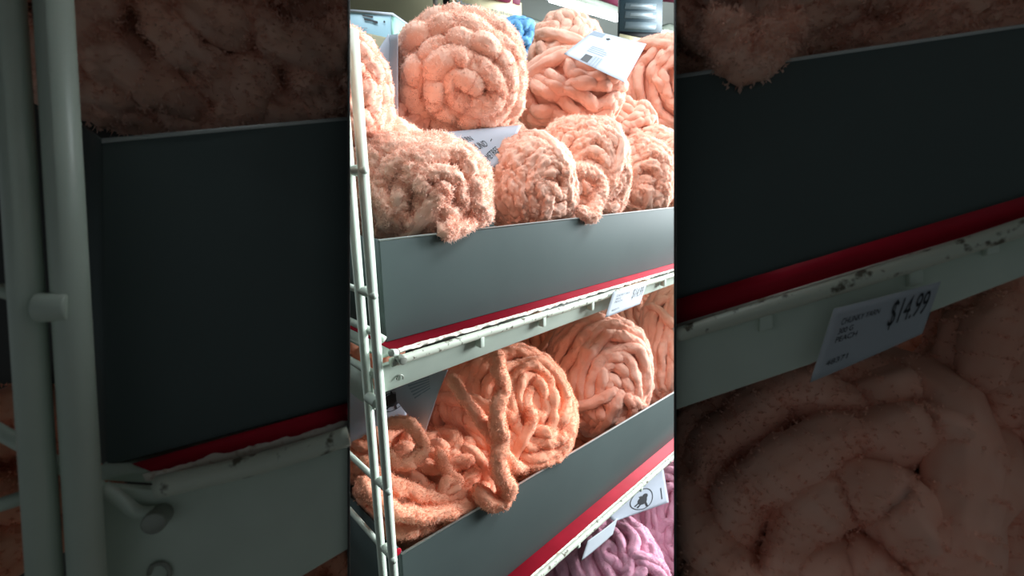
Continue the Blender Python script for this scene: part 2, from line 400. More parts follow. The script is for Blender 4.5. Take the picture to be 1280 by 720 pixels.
# ---- upper carton (open tray)
def carton(label, x0, x1, yf, yb, z0, zl, zr, yfr=None, notch=False, group='grey display cartons'):
    yfr = yf if yfr is None else yfr; t = .003
    r0 = root('display_carton', label, 'carton', ((x0+x1)/2, (yf+yb)/2, z0))
    o = MB().hexa([(x0, yf, z0), (x1, yf, z0), (x1, yf+t, z0), (x0, yf+t, z0), (x0, yf, zl), (x1, yfr, zr), (x1, yfr+t, zr), (x0, yf+t, zl)]).build('front_panel', M['carton'], r0); bevel(o, .0008)
    o = MB().hexa([(x0, yf+t, z0), (x0+t, yf+t, z0), (x0+t, yb, z0), (x0, yb, z0), (x0, yf+t, zl), (x0+t, yf+t, zl), (x0+t, yb, zl), (x0, yb, zl)]).build('side_panel', M['carton'], r0)
    o = MB().box(x0, x1, yb, yb+t, z0, zl).build('back_panel', M['carton'], r0)
    o = MB().box(x0+t, x1, yf+t, yb, z0, z0+t).build('bottom_panel', M['card'], r0)
    o = MB().hexa([(x0, yf-.0004, zl-.0012), (x1, yfr-.0004, zr-.0012), (x1, yfr+t, zr-.0012), (x0, yf+t, zl-.0012), (x0, yf-.0004, zl+.0006), (x1, yfr-.0004, zr+.0006), (x1, yfr+t, zr+.0006), (x0, yf+t, zl+.0006)]).build('top_edge', M['cut'], r0)
    return r0
uc = carton('long low grey carton full of fluffy peach yarn on the upper shelf', .238, XR, .45, .84, ZS1+.002, -.0665, -.058)
lc = carton('grey carton holding the thick coral yarn on the lower shelf', .2385, XR, .45, .84, ZS2+.002, -.477, -.468, yfr=.383)
cyl(PY(497, 690, .449), (0, 1, 0), .0052, .002, M['red'], 'finger_hole', lc)
# ---- lower shelf
s2 = root('metal_shelf', 'cream metal shelf with thin rail below the lower carton, above pink yarn', 'shelf', (.8, .6, ZS2-.03))
MB().box(.216, XR, .424, .86, ZS2-.004, ZS2).build('deck', M['metal'], s2)
MB().tube(np.stack([xs, .4165+.0006*vn(np.stack([xs*20]*3, 1), 5), ZS2-.003-.000*xs], 1), .0058, 14).build('front_rail', M['rail'], s2, smooth=True)
for px, py in ((560, 812), (722, 672), (800, 612)):
    c = PY(px, py, .415)
    o = MB().box(c[0]-.004, c[0]+.004, .410, .42, ZS2-.012, ZS2-.003).build('price_clip_tab', M['metal'], s2); bevel(o, .0012)
o = MB().box(.232, XR, .4215, .84, ZS2+.0002, ZS2+.0016).build('shelf_liner', M['red'])
tag(o, 'bright red card liner lying on the lower shelf in front of the carton', 'shelf liner')
V, Fc = torn(.236, XR, .4225, ZS2+.0022, 13, 0, .002)
MBt = MB(); MBt.add(V, Fc); MBt.build('torn_paper_edge', M['tornp'], o)['label'] = 'thin ragged white edge of the liner'

# ---- wire side frame (ladder of rods)
fr = root('wire_side_frame', 'cream wire rack end frame with two upright rods and cross wires at left', 'rack frame', (.21, .6, -1.45))
XP = .2105
def rod(p, q, r, name, par=fr, m='metal', seg=12): return MB().tube([np.asarray(p, float), np.asarray(q, float)], r, seg).build(name, M[m], par, smooth=True)
rod((XP, .42, -1.45), (XP, .42, .128), .0052, 'upright_rod')
rod((XP-.001, .447, -1.45), (XP-.001, .447, .15), .0050, 'upright_rod')
rod((XP, .86, -1.45), (XP, .86, .15), .0050, 'upright_rod')
for px, py in ((458, 213), (463, 367), (484, 607), (491, 691)):
    z = PY(px, py, .425)[2]
    rod((XP-.0015, .412, z), (XP-.0015, .87, z), .0036, 'cross_wire')
    cyl(A3(XP+.001, .434, z), (0, 1, 0), .0055, .012, M['metal'], 'weld_collar', fr)
z = PY(478, 414, .43)[2]
MB().tube(spline([(.222, .424, z-.008), (.218, .432, z-.004), (.215, .45, z), (.212, .6, z), (.212, .86, z)], .01), .0042, 12).build('shelf_support_wire', M['metal'], fr, smooth=True)
z = PY(462, 462, .45)[2]
MB().tube(spline([(.225, .43, z-.018), (.216, .44, z-.003), (.212, .47, z), (.211, .6, z+.0), (.212, .86, z)], .01), .0042, 12).build('shelf_support_wire', M['metal'], fr, smooth=True)
MB().box(.2115, .2135, .44, .62, z-.045, z-.006).build('shelf_end_bracket', M['metal'], fr)
cyl(PY(466, 500, .432), (0, 1, 0), .006, .02, M['metal'], 'bracket_hook', fr)

# ---- price tags
def ptag(label, q, Yt, Yb, price, group='shelf price tags'):
    TL, TR = PY(*q[0], Yt), PY(*q[1], Yt); BR, BL = PY(*q[2], Yb), PY(*q[3], Yb)
    pt = Patch(TL, TR, BR, BL, .0012, bv=0)
    o = pt.sheet('price_tag', M['tag'], None, th=.001); o2 = o
    tag(o, label, 'price tag')
    it = [('text', 'CHUNKY YARN', .12, .27, .09, .36, 0), ('text', '300 G', .12, .40, .08, .14, 0), ('text', 'PEACH', .12, .52, .08, .2, 0), ('text', '48371', .10, .84, .08, .2, 0)]
    pt.write(it, 'small_print', M['ink'], o)
    pt.write([('text', price, .60, .62, .5, .34, 0)], 'price', M['ink'], o)
    return o

ptag('pale blue price tag with a black price hanging from the upper shelf rail', [(767, 364.5), (809, 354), (800, 380), (757, 397)], .4045, .392, '$14.99')
pt = Patch(PY(735, 676, .408), PY(772, 648, .408), PY(766, 668, .400), PY(727, 701, .400), .0012, bv=0)
o = pt.sheet('price_tag', M['tag'], None, th=.001)
tag(o, 'pale price tag seen edge-on from above below the lower rail, before pink yarn', 'price tag')

# =================================================================== YARN
G1 = 'fluffy peach skeins in the upper carton'; G2 = 'thick coral skeins in the lower carton'
def Rm(px, depth): return px*depth/f
def in_carton(yf, lean, z0, zr, x0=.243, drop=0):
    def fn(V, C):
        V = V.copy(); inside = C[:, 1] > yf+.004-lean*np.clip((C[:, 0]-.24)/1.2, 0, 1)
        V[:, 0] = np.where((V[:, 2] < zr+.004), np.maximum(V[:, 0], x0), V[:, 0])
        h = np.clip((V[:, 2]-z0)/(zr-z0), 0, 1); yy = yf+.0045-lean*h*np.clip((V[:, 0]-.24)/1.2, 0, 1)
        V[:, 1] = np.where(inside & (V[:, 2] < zr+.001), np.maximum(V[:, 1], yy), V[:, 1])
        V[:, 2] = np.maximum(V[:, 2], z0+.005); V[:, 1] = np.minimum(V[:, 1], .836)
        return V
    return [fn]
UP = in_carton(.45, 0, ZS1, -.064); LO = in_carton(.45, .067, ZS2, -.474)
def below(z, y=None):
    def fn(V, C):
        V = V.copy(); V[:, 2] = np.minimum(V[:, 2], z); return V
    return [fn]
# upper, front row
sE = skein('yarn_skein', 'very fluffy pale peach skein spilling over the left end of the upper carton', G1, 524, 240, 88, 68, Y=.53, clamp=UP, axis=(.35, -.05, 1), style='boucle', m='peach', seed=11, rz=.075, fuzz=110000, dimple=.0, loops=2, flen=.0045, p=2.5,
           extra=[([PY(530, 262, .49), PY(550, 270, .468), PY(562, 280, .452), PY(556, 289, .443), PY(580, 283, .45), PY(596, 262, .47)], .009)])
sH = skein('yarn_skein', 'knobbly peach skein in the middle of the upper carton, beside its lettered white label', G1, 664, 236, 60, 65, Y=.53, clamp=UP, axis=(.5, .1, 1), style='boucle', m='peach', seed=12, rz=.07, fuzz=70000, dimple=.0, loops=2, flen=.0022, sr=.009, p=2.05)
sI = skein('yarn_skein', 'pale peach skein with a tuft hanging over the carton rim at centre', G1, 724, 220, 62, 70, Y=.56, clamp=UP, axis=(.4, .1, 1), style='boucle', m='peach', seed=13, rz=.07, fuzz=80000, dimple=.02, loops=3, flen=.004,
           extra=[([PY(715, 212, .475), PY(742, 218, .462), PY(752, 236, .452), PY(745, 256, .447), PY(738, 270, .443), PY(722, 262, .455)], .011)])
sJ = skein('yarn_skein', 'small rounded peach skein right of the hanging tuft on the upper carton', G1, 796, 226, 43, 52, Y=.535, clamp=UP, axis=(.4, .0, 1), style='boucle', m='peach', seed=14, rz=.06, dimple=.02, fuzz=60000, loops=2, flen=.004)
sK = skein('yarn_skein', 'peach skein behind the small rounded one near the right end, carrying a white label sliver', G1, 812, 187, 36, 27, Y=.62, clamp=UP, axis=(.4, .2, 1), style='boucle', m='peach', seed=15, rz=.05, fuzz=20000, loops=2)
sL = skein('yarn_skein', 'peach skein at the far right end of the upper carton, cut by the frame edge', G1, 842, 218, 36, 44, Y=.535, clamp=UP, axis=(.4, .2, 1), style='boucle', m='peach', seed=16, rz=.06, fuzz=20000, loops=2)
sF = skein('yarn_skein', 'peach skein lying behind the fluffy left one, with a white label over its top', G1, 470, 205, 75, 52, Y=.62, clamp=UP, axis=(.2, .6, 1), style='boucle', m='peach', seed=17, rz=.07, fuzz=60000, loops=2, flen=.003)
# upper, back row
sA = skein('yarn_skein', 'big round fluffy peach skein with a spiral end, highest on the upper shelf', G1, 575, 96, 83, 71, Y=.64, clamp=UP, axis=(.16, -.22, 1), style='boucle', m='peach', seed=21, rz=.085, sr=.019, amp=.62, fuzz=130000, loops=0, wob=.9, dimple=.12, p=2.15, flen=.0034)
sB = skein('yarn_skein', 'peach skein behind the wire upright, left of the big spiral one', G1, 425, 122, 62, 80, Y=.60, clamp=UP, axis=(.3, .3, 1), style='boucle', m='salmon', seed=22, rz=.08, amp=.7, fuzz=60000, loops=2, p=2.1, flen=.003)
sC = skein('yarn_skein', 'smooth peach skein of wavy sideways strands right of the big spiral one', G1, 713, 120, 66, 52, Y=.67, clamp=UP, axis=(.35, .95, .35), style='chenille', m='salmon', seed=23, rz=.085, sr=.0125, fuzz=80000, loops=5, wob=1.5, p=2.2, phimax=2.9)
sD = skein('yarn_skein', 'rear peach skein rising behind, left of its broad white label', G1, 706, 82, 50, 58, Y=.80, clamp=UP, axis=(-.6, .6, .6), style='chenille', m='peach', seed=24, rz=.09, sr=.013, fuzz=60000, loops=3, p=2.2)
sD2 = skein('yarn_skein', 'peach skein of coarse folds at the top right, right of the broad white label', G1, 832, 112, 66, 62, Y=.70, clamp=UP, axis=(.7, .3, .8), style='chenille', m='salmon', seed=25, rz=.085, sr=.013, fuzz=80000, loops=5, wob=1.3, p=2.2)
sD3 = skein('yarn_skein', 'shaded peach skein low behind the right of the carton, under the coarse folded one', G1, 775, 160, 42, 34, Y=.70, clamp=UP, axis=(.2, .9, .4), style='chenille', m='salmon', seed=26, rz=.06, sr=.012, fuzz=16000, loops=2, wob=1.3, p=2.2)

sG = skein('yarn_skein', 'shaded peach skein between the big spiral one and the left upright, mostly hidden', G1, 490, 152, 62, 50, Y=.72, clamp=UP, axis=(.3, .3, 1), style='boucle', m='salmon', seed=27, rz=.06, fuzz=30000, loops=1)
sG2 = skein('yarn_skein', 'shaded peach skein under the big spiral one, behind the lettered label', G1, 600, 190, 62, 46, Y=.70, clamp=UP, axis=(.3, .3, 1), style='boucle', m='salmon', seed=28, rz=.06, fuzz=30000, loops=1)
# labels of the upper skeins
def lab(parent, q, bulge, items=None, m='paper', name='paper_label', grey=None, **k):
    pt = Patch(*q, bulge, **k); o = pt.sheet(name, M[m], parent, nu=20, nv=14)
    if items: pt.write(items, 'printed_text', M['ink'], o)
    if grey: pt.write(grey, 'printed_panel', M['inkg'], o)
    return o
# big spiral skein: band on its left flank
lab(sA, [PY(487, 44, .70), PY(497, 42, .64), PY(497, 152, .62), PY(477, 146, .70)], .004)
lab(sA, [PY(461, 80, .69), PY(486, 42, .70), PY(492, 92, .66), PY(470, 100, .69)], .002, items=[('poly', [(.05, .5), (.18, .3), (.3, .6), (.12, .9)]), ('poly', [(.3, .1), (.36, .05), (.2, .45), (.15, .4)])])
# knobbly skein: lettered white band
lab(sH, [PY(546, 166, .60), PY(652, 156, .565), PY(628, 205, .535), PY(598, 215, .545)], .004,
    items=[('text', 'YARN', .17, .33, .13, .17, -.15), ('text', 'ROUND', .24, .58, .17, .3, -.25), ('poly', [(.27, .78), (.60, .32), (.607, .35), (.277, .81)]), ('text', '21.3 METRES', .36, .97, .18, .5, -.62)])
# label of the skein behind the left one
lab(sF, [PY(430, 168, .585), PY(500, 167, .57), PY(527, 174, .56), PY(436, 180, .56)], .004)
lab(sK, [PY(822, 172, .585), PY(832, 172, .585), PY(812, 203, .56), PY(802, 200, .56)], .001)
# broad label
lab(sD, [PY(742, 38, .60), PY(808, 55, .60), PY(781, 103, .545), PY(705, 67, .55)], .004,
    items=[disc(.32, .2, .028, .045), bar(.28, .185, .36, .20), bar(.22, .80, .33, .97), bar(.36, .76, .385, 1), bar(.40, .76, .41, 1), bar(.42, .76, .45, 1), bar(.46, .76, .47, 1)][:3],
    grey=[bar(.02, .03, .22, .2), bar(.20, .55, .4, .57), bar(.2, .60, .46, .62), bar(.2, .65, .48, .67), bar(.2, .70, .46, .72)]+[bar(.34+.022*i, .77, .347+.022*i+.007*(i % 2), 1) for i in range(7)])

# lower shelf
hang = [PY(618, 436, .47), PY(624, 462, .452), PY(629, 486, .443), PY(622, 508, .438), PY(621, 530, .435), PY(627, 548, .433), PY(622, 572, .431), PY(627, 592, .430), PY(634, 606, .430), PY(631, 622, .432), PY(618, 630, .436), PY(604, 620, .444), PY(592, 606, .455)]
sM = skein('yarn_skein', 'big coral ball of thick strands with one strand hanging over the lower carton', G2, 628, 520, 92, 90, Y=.555, clamp=LO+below(ZS1-.012), axis=(.52, .2, .83), m='coral', seed=31, rz=.095, sr=.0108, fuzz=150000, loops=2, wob=1., p=2.1,
           extra=[(hang, .0125), ([PY(560, 470, .50), PY(582, 500, .475), PY(605, 530, .46), PY(625, 560, .455), PY(650, 585, .455), PY(690, 580, .465), PY(712, 545, .48)], .0095)])
sN = skein('yarn_skein', 'salmon ball of soft strands below the upper price tag', G2, 748, 465, 66, 74, Y=.56, clamp=LO+below(ZS1-.012), axis=(.42, -.25, .85), m='salmon', seed=32, rz=.09, sr=.0125, fuzz=110000, loops=6, wob=1.1, p=2.2)
sO = skein('yarn_skein', 'salmon skein at the right edge of the lower carton, right of the price tag', G2, 838, 430, 40, 82, Y=.56, clamp=LO+below(ZS1-.012), axis=(.6, .1, .8), m='salmon', seed=33, rz=.09, sr=.0115, fuzz=80000, loops=5, wob=1.2, p=2.2)
PTH = [([PY(445, 600, .50), PY(470, 622, .475), PY(500, 640, .462), PY(540, 642, .458), PY(575, 636, .458), PY(596, 628, .462)], .011),
       ([PY(450, 575, .52), PY(480, 600, .49), PY(520, 618, .478), PY(560, 626, .472), PY(590, 610, .475)], .010),
       ([PY(478, 655, .49), PY(505, 664, .475), PY(535, 655, .475), PY(560, 640, .48)], .012),
       ([PY(470, 560, .53), PY(500, 580, .50), PY(530, 560, .50), PY(510, 530, .52), PY(480, 530, .54)], .010),
       ([PY(545, 560, .50), PY(560, 590, .485), PY(585, 615, .475), PY(560, 600, .48), PY(550, 620, .475)], .009)]
sP = skein('yarn_skein', 'loose coral skein of lying loops at the left end of the lower carton', G2, 532, 612, 82, 80, Y=.55, clamp=LO+below(ZS1-.012), axis=(.2, .75, .6), m='coral', seed=34, rz=.085, sr=.0108, fuzz=130000, loops=3, wob=1.4, p=2.4, extra=PTH)
sQ = skein('yarn_skein', 'dull coral skein deep in the lower carton between the two big balls', G2, 742, 560, 75, 45, Y=.58, clamp=LO+below(ZS1-.012), axis=(.2, .9, .3), m='coral', seed=35, rz=.06, sr=.010, fuzz=20000, loops=2, p=2.3)
sQ2 = skein('yarn_skein', 'salmon skein low in the lower carton at the right edge', G2, 842, 500, 70, 45, Y=.58, clamp=LO+below(ZS1-.012), axis=(.2, .9, .3), m='salmon', seed=38, rz=.06, sr=.010, fuzz=16000, loops=2, p=2.3)
sR = skein('yarn_skein', 'coral skein behind the wire uprights on the lower shelf, under a white label', G2, 452, 535, 60, 62, Y=.66, clamp=LO+below(ZS1-.012), axis=(.1, .5, .8), m='coral', seed=36, rz=.08, sr=.0105, fuzz=60000, loops=4, p=2.2)
sR2 = skein('yarn_skein', 'dark coral skein far back on the lower shelf, seen between the wire uprights', G2, 452, 440, 48, 42, Y=.78, clamp=LO+below(ZS1-.012), axis=(.1, .5, .8), m='coral', seed=37, rz=.08, sr=.0105, fuzz=12000, loops=2, p=2.2)
lab(sM, [PY(478, 478, .60), PY(560, 462, .51), PY(548, 490, .50), PY(530, 545, .52)], .004, m='paper', grey=[bar(.35, .1+.07*i, .72, .13+.07*i) for i in range(6)])
lab(sR, [PY(430, 486, .60), PY(512, 486, .57), PY(508, 520, .565), PY(430, 560, .60)], .004, items=emblem(.74, .35, .2, .26)+[disc(.74, .3, .14, .18)])
sU = skein('yarn_skein', 'shaded coral skein behind and between the two big balls on the lower shelf', G2, 688, 440, 48, 50, Y=.74, clamp=LO+below(ZS1-.012), axis=(.1, .5, .8), m='coral', seed=39, rz=.07, sr=.0105, fuzz=16000, loops=1)
sU2 = skein('yarn_skein', 'shaded salmon skein at the back right of the lower shelf, beside the price tag', G2, 800, 410, 44, 60, Y=.74, clamp=LO+below(ZS1-.012), axis=(.1, .5, .8), m='salmon', seed=40, rz=.07, sr=.0105, fuzz=16000, loops=1)
# pink row
G3 = 'pink skeins below the lower shelf'
sS = skein('yarn_skein', 'pink skein at the bottom, nearest the edge-on price tag', G3, 752, 722, 78, 78, Y=.50, clamp=below(ZS2-.012), axis=(.2, .4, .9), m='pink', seed=41, rz=.085, sr=.0125, fuzz=130000, loops=4, wob=1.3, p=2.2)
sT = skein('yarn_skein', 'pink skein at the lower right corner, carrying a white label with a round emblem', G3, 846, 664, 66, 84, Y=.47, clamp=below(ZS2-.012), axis=(.3, .2, .9), m='pink', seed=42, rz=.08, sr=.0125, fuzz=110000, loops=4, wob=1.3, p=2.2)
lab(sT, [PY(752, 640, .455), PY(828, 578, .455), PY(836, 628, .435), PY(768, 652, .435)], .006,
    items=emblem(.5, .58, .2, .34)+[('text', 'YN', .55, .22, .09, .07, .3), ('poly', [(.86, .55), (.885, .55), (.875, .85), (.85, .85)])])

# =================================================================== BACKGROUND STORE
# pale blue packaging box above left
b = root('packaging_box', 'pale blue plastic box with dark print at the top left behind the yarn', 'box', PD(465, 70, 1.2))
q = [PD(430, 12, 1.18), PD(489, 17, 1.2), PD(489, 66, 1.2), PD(430, 64, 1.18)]
back = nrm(Fh+R*.25)*.16
o = MB().prism(q, back).build('carton_body', M['box'], b); bevel(o, .002)
o = MB().prism([PD(489.3, 17, 1.199), PD(495.5, 21, 1.22), PD(495.5, 68, 1.22), PD(489.3, 66, 1.199)], back).build('side_edge', M['boxg'], b)
o = MB().prism([PD(430, 11, 1.175), PD(491, 16, 1.197), PD(491, 18.5, 1.197), PD(430, 14, 1.175)], back).build('lid', M['paper'], b)
pt = Patch(*[v-F*.003 for v in q], 0)
pt.write([('poly', [(.38, .1), (.62, .12), (.62, .17), (.4, .14)]), ('poly', [(.42, .18), (.72, .24), (.72, .3), (.66, .3), (.6, .26), (.44, .24)]), disc(.86, .24, .02, .03)], 'printed_mark', M['ink'], b)
pt.write([bar(.3, .42, .5, .44), bar(.2, .62, .55, .66), bar(.2, .74, .55, .76)], 'printed_text', M['inkg'], b)
o = MB().box(.15, 1.9, 1.02, 1.75, -EYE, .312).build('gondola_unit', M['wall']); bevel(o, .004)
tag(o, 'taupe store fixture behind the rack, carrying the pale blue box and blue skein', 'store fixture')
o = MB().box(.216, XR, .424, .86, -1.075, -1.065).build('rack_base_deck', M['metal']); tag(o, 'cream rack base deck under the pink yarn, below the frame', 'shelf')
# blue yarn
sZ = skein('yarn_skein', 'blue skein peeping out behind the big spiral peach one', None, 645, 60, 27, 34, depth=1.45, axis=(.3, .5, .8), m='blue', seed=51, sr=.013, fuzz=12000, loops=3, style='chenille', flen=.004)
# taupe panel, dark post, cream sign with maroon banner
o = MB().prism([PD(330, -60, 3.0), PD(556, -60, 3.0), PD(556, 110, 3.0)-ZZ*2.2, PD(330, 110, 3.0)-ZZ*2.2], F*.05).build('wall_left', M['wall'], kind='structure')
o = MB().prism([PD(541, -60, 2.94), PD(546, -60, 2.94), PD(546, 110, 2.94), PD(541, 110, 2.94)], F*.04).build('trim_1', M['floor'], kind='structure')
o = MB().prism([PD(552, -60, 2.9), PD(563, -60, 2.9), PD(563, 120, 2.9)-ZZ*2.4, PD(552, 120, 2.9)-ZZ*2.4], F*.06).build('dark_upright', M['blackm']); tag(o, 'black upright post left of the cream sign', 'post')
g = root('hanging_sign', 'cream store sign with one line of dark lettering, top centre', 'sign', PD(605, 30, 2.8))
q = [PD(563, -32, 2.7), PD(650, -6, 2.85), PD(651, 27, 2.85), PD(563, 18, 2.7)]
q = [PD(562, -40, 2.7), PD(652, 4, 2.85), PD(652, 29, 2.85), PD(562, 16, 2.7)]
MB().prism(q, F*.02).build('sign_board', M['cream'], g)
pt = Patch(*[v-F*.004 for v in (PD(562, -4, 2.7), PD(652, 18, 2.85), PD(652, 27, 2.85), PD(562, 8, 2.7))], 0)
pt.write([('text', 'More ways to shop', .10, .78, .62, .78, 0)], 'sign_lettering', M['inkg'], g)
MB().prism([PD(600, -45, 2.68), PD(652, -25, 2.83), PD(650, 5.5, 2.83), PD(638, 4, 2.83), PD(612, -3, 2.7)], F*.01).build('top_band', M['maroon'], g)
o = MB().prism([PD(735, -60, 3.6), PD(780, -60, 3.6), PD(780, 8, 3.6), PD(752, -2, 3.6), PD(735, -8, 3.6)], F*.03).build('maroon_banner', M['maroon']); tag(o, 'maroon banner corner hanging left of the dark aisle sign', 'banner')
o = MB().prism([PD(826, -60, 3.7), PD(880, -60, 3.7), PD(880, 4, 3.7), PD(826, -1, 3.7)], F*.03).build('maroon_banner', M['maroon']); tag(o, 'maroon banner corner hanging right of the dark aisle sign', 'banner')
# dark aisle sign
g = root('aisle_sign', 'dark slate hanging aisle sign with three paler rows, top right', 'sign', PD(802, 48, 2.4))
def qd(x0, y0, x1, y1, d, sl=.03): return [PD(x0, y0, d), PD(x1, y0+(x1-x0)*sl, d), PD(x1-1.5, y1+(x1-x0)*sl, d), PD(x0-1.5, y1, d)]
MB().prism(qd(776, -40, 829, 38, 2.4), F*.05).build('sign_board', M['slate'], g)
MB().prism(qd(775, 36, 826, 48, 2.41), F*.05).build('lower_bar', M['blackm'], g)
MB().prism(qd(775, 42, 808, 50, 2.39, .22), F*.02).build('cream_base', M['cream'], g)
for y0, y1 in ((3.5, 10.5), (14, 22), (27, 35)):
    rw = MB().prism(qd(782.5, y0, 821, y1, 2.39), F*.02).build('sign_row', M['slate2'], g)
    if y0 < 20: MB().prism(qd(789, y0+2, 816, y1-2.2, 2.385), F*.01).build('row_lettering', M['slate3'], rw)
# ceiling, fluorescent lamps, floor, back wall
ZC = 1.7
o = MB().box(-3, 24, -9, 22, ZC, ZC+.1).build('ceiling', M['ceil'], kind='structure')
o = MB().box(-3, 24, -9, 22, -EYE-.1, -EYE).build('floor', M['floor'], kind='structure')
o = MB().box(-3, 24, 21.9, 22, -EYE, ZC).build('wall_back', M['ceil'], kind='structure')
o = MB().box(23.9, 24, -9, 21.9, -EYE, ZC).build('wall_right', M['ceil'], kind='structure')
def fluo(label, p, q, wpx):
    P, Q = PZ(*p, ZC-.06), PZ(*q, ZC-.06); d = nrm(Q-P); s = nrm(np.cross(d, ZZ)); dep = ((P+Q)/2)@F; w = wpx*dep/f
    g = root('fluorescent_lamp', label, 'lamp', (P+Q)/2, 'fluorescent ceiling lamps')
    MB().prism([P-s*w*2, Q-s*w*2, Q+s*w*2, P+s*w*2], ZZ*.05).build('lamp_housing', M['metal'], g)
    V = [P-s*w, Q-s*w, Q+s*w, P+s*w]
    MB().prism(np.array(V)-ZZ*.03, ZZ*.028).build('light_tube', M['tube'], g)
fluo('long white fluorescent strip on the ceiling left of the dark aisle sign', (690, -4), (775, 22), 6)
fluo('short stretch of white fluorescent strip right of the blue skein', (640, 27), (686, 43), 6)
fluo('short stretch of white fluorescent strip right of the dark aisle sign', (826, 39), (866, 52), 6)

# shelf back behind the yarn
o = MB().box(.21, XR, .865, .875, -EYE, -.19).build('rack_back_panel', M['bay']); tag(o, 'dark panel closing the rack behind the lower yarn', 'panel')

# =================================================================== NEAR DIM BAYS: made-up stand-ins for a darkened, enlarged copy of the rack
def bayframe(bx):
    N = nrm(ray(bx, 360)); W = nrm(np.cross(N, U)); return N, W      # W to the right
def flat(N, pts, D): return [PN(x, y, N, D) for x, y in pts]
def rodp(N, p, q, D, w, name, par, m='metal'):
    P, Q = PN(*p, N, D), PN(*q, N, D); return MB().tube([P, Q], w*(P@F)/f, 16).build(name, M[m], par, smooth=True)
# ---------------- left
NL, WL = bayframe(438)
d0 = .30
bl = root('added_bay', 'made-up near bay at the left, its panels keeping the rack light off it', 'shelf bay', PN(200, 900, NL, .40))
MB().prism(flat(NL, [(-420, -230), (437.5, -230), (437.5, 950), (-420, 950)], .395), NL*.004).build('back_panel', M['bay'], bl)  # added back and end panels block the rack lamps from the left bay
e0, e1 = PN(437.6, -230, NL, .285), PN(437.6, 950, NL, .285)
o = MB().prism([e0, e1, e1-WL*.0015, e0-WL*.0015], NL*.112).build('end_panel', M['bay'], bl)
sh3 = root('metal_shelf', 'dim cream shelf edge with a rail and bolt at the lower left', 'shelf', PN(280, 720, NL, .31))
o = MB().prism(flat(NL, [(118, 607), (190, 612), (436.5, 556), (436.5, 686), (376, 722), (330, 760), (118, 800)], .288), NL*.006).build('front_fascia', M['metal'], sh3); bevel(o, .001)
MB().tube(spline(flat(NL, [(196, 609), (250, 597), (310, 583), (380, 563), (436, 545)], .281), .004), .0058, 16).build('front_rail', M['rail'], sh3, smooth=True)
o = MB().prism(flat(NL, [(126, 582), (190, 583), (436.5, 505), (436.5, 548), (190, 604), (126, 600)], .2935), NL*.09).build('deck', M['metal'], sh3)
cyl(PN(197, 648, NL, .282), NL, .0055, .012, M['steel'], 'rail_end_bolt', sh3)
MB().tube(spline(flat(NL, [(128, 608), (150, 624), (172, 640), (192, 640)], .284), .003), .0032, 12).build('rail_hook', M['metal'], sh3, smooth=True)
MB().tube(spline(flat(NL, [(186, 718), (190, 707), (203, 704), (212, 712), (211, 722)], .287), .002), .0012, 8).build('stamped_rivet', M['steel'], sh3)
o = MB().prism(flat(NL, [(165, 580), (436.5, 503.5), (436.5, 529), (330, 561), (215, 589), (190, 590)], .2925), NL*.001).build('shelf_liner', M['red'])
tag(o, 'dim red liner strip under the big grey carton at left', 'shelf liner')
pp = [(165, 580), (200, 586), (240, 582)]
top = [(x, 590-(x-190)*.262+4.5*float(vn(np.array([[x*.045, .3, .7]]), 3)[0])+2*float(vn(np.array([[x*.19, .3, .7]]), 4)[0])) for x in range(178, 437, 3)]; bot = [(x, 600-(x-190)*.262+1.2*math.sin(x*.2+1)) for x in range(434, 177, -6)]
o2 = MB().prism(flat(NL, top+bot, .2915), NL*.001).build('torn_paper_edge', M['tornp'], o); o2['label'] = 'ragged white torn edge of the liner'
cb = root('display_carton', 'large dim grey carton filling the left of the picture', 'carton', PN(285, 580, NL, .33))
o = MB().prism(flat(NL, [(127, 176), (436.8, 148), (436.8, 504), (133, 583)], .297), NL*.003).build('front_panel', M['carton'], cb); bevel(o, .0008)
P = flat(NL, [(126.5, 177), (133, 583)], .299); B = [PN(94, 150, NL, .37), PN(100, 560, NL, .37)]
MB().prism([P[0], P[1], B[1], B[0]], WL*.002).build('side_panel', M['carton'], cb)
o = MB().prism(flat(NL, [(127, 173), (436.8, 145.5), (436.8, 149.5), (127, 178.5)], .2962), NL*.004).build('top_edge', M['cut'], cb)
fl = root('wire_side_frame', 'dim out-of-focus pair of wire uprights at the far left edge', 'rack frame', PN(80, 720, NL, .27))
rodp(NL, (-5, -220), (68, 900), .272, 17.5, 'upright_rod', fl)
rodp(NL, (54, -220), (120, 900), .272, 19, 'upright_rod', fl)
rodp(NL, (-80, 495), (128, 612), .285, 9, 'shelf_support_wire', fl)
rodp(NL, (-60, 650), (60, 612), .285, 9, 'shelf_support_wire', fl)
cyl(PN(68, 384, NL, .268), WL, .0068, .012, M['metal'], 'weld_collar', fl)
rodp(NL, (-60, 345), (70, 384), .28, 9, 'cross_wire', fl)
cl = [(WL, float(PN(437, 360, NL, .33)@WL)-.001)]
skein('yarn_skein', 'dim fluffy brown-peach skein above the large grey carton at left', None, 285, -70, 290, 232, N=NL, D=.345, axis=(.2, -.2, 1), style='boucle', m='peach', seed=61, rz=.045, sr=.0105, sc=1.6, fuzz=108000, flen=.004, loops=4, clamp=cl, p=3, wob=1.2)
skein('yarn_skein', 'dim dark red skein low at the far left edge behind the wire uprights', None, 0, 600, 120, 115, N=NL, D=.365, axis=(.2, .2, 1), m='coral', seed=62, rz=.02, sr=.009, sc=1.5, fuzz=30000, flen=.0026, loops=2, clamp=cl, p=2.5)
skein('yarn_skein', 'dim skein corner under the shelf edge at the bottom left', None, 400, 800, 110, 125, N=NL, D=.345, axis=(.2, .2, 1), m='coral', seed=63, rz=.03, sr=.009, sc=1.5, fuzz=30000, flen=.0026, loops=2, clamp=cl, p=2.5)
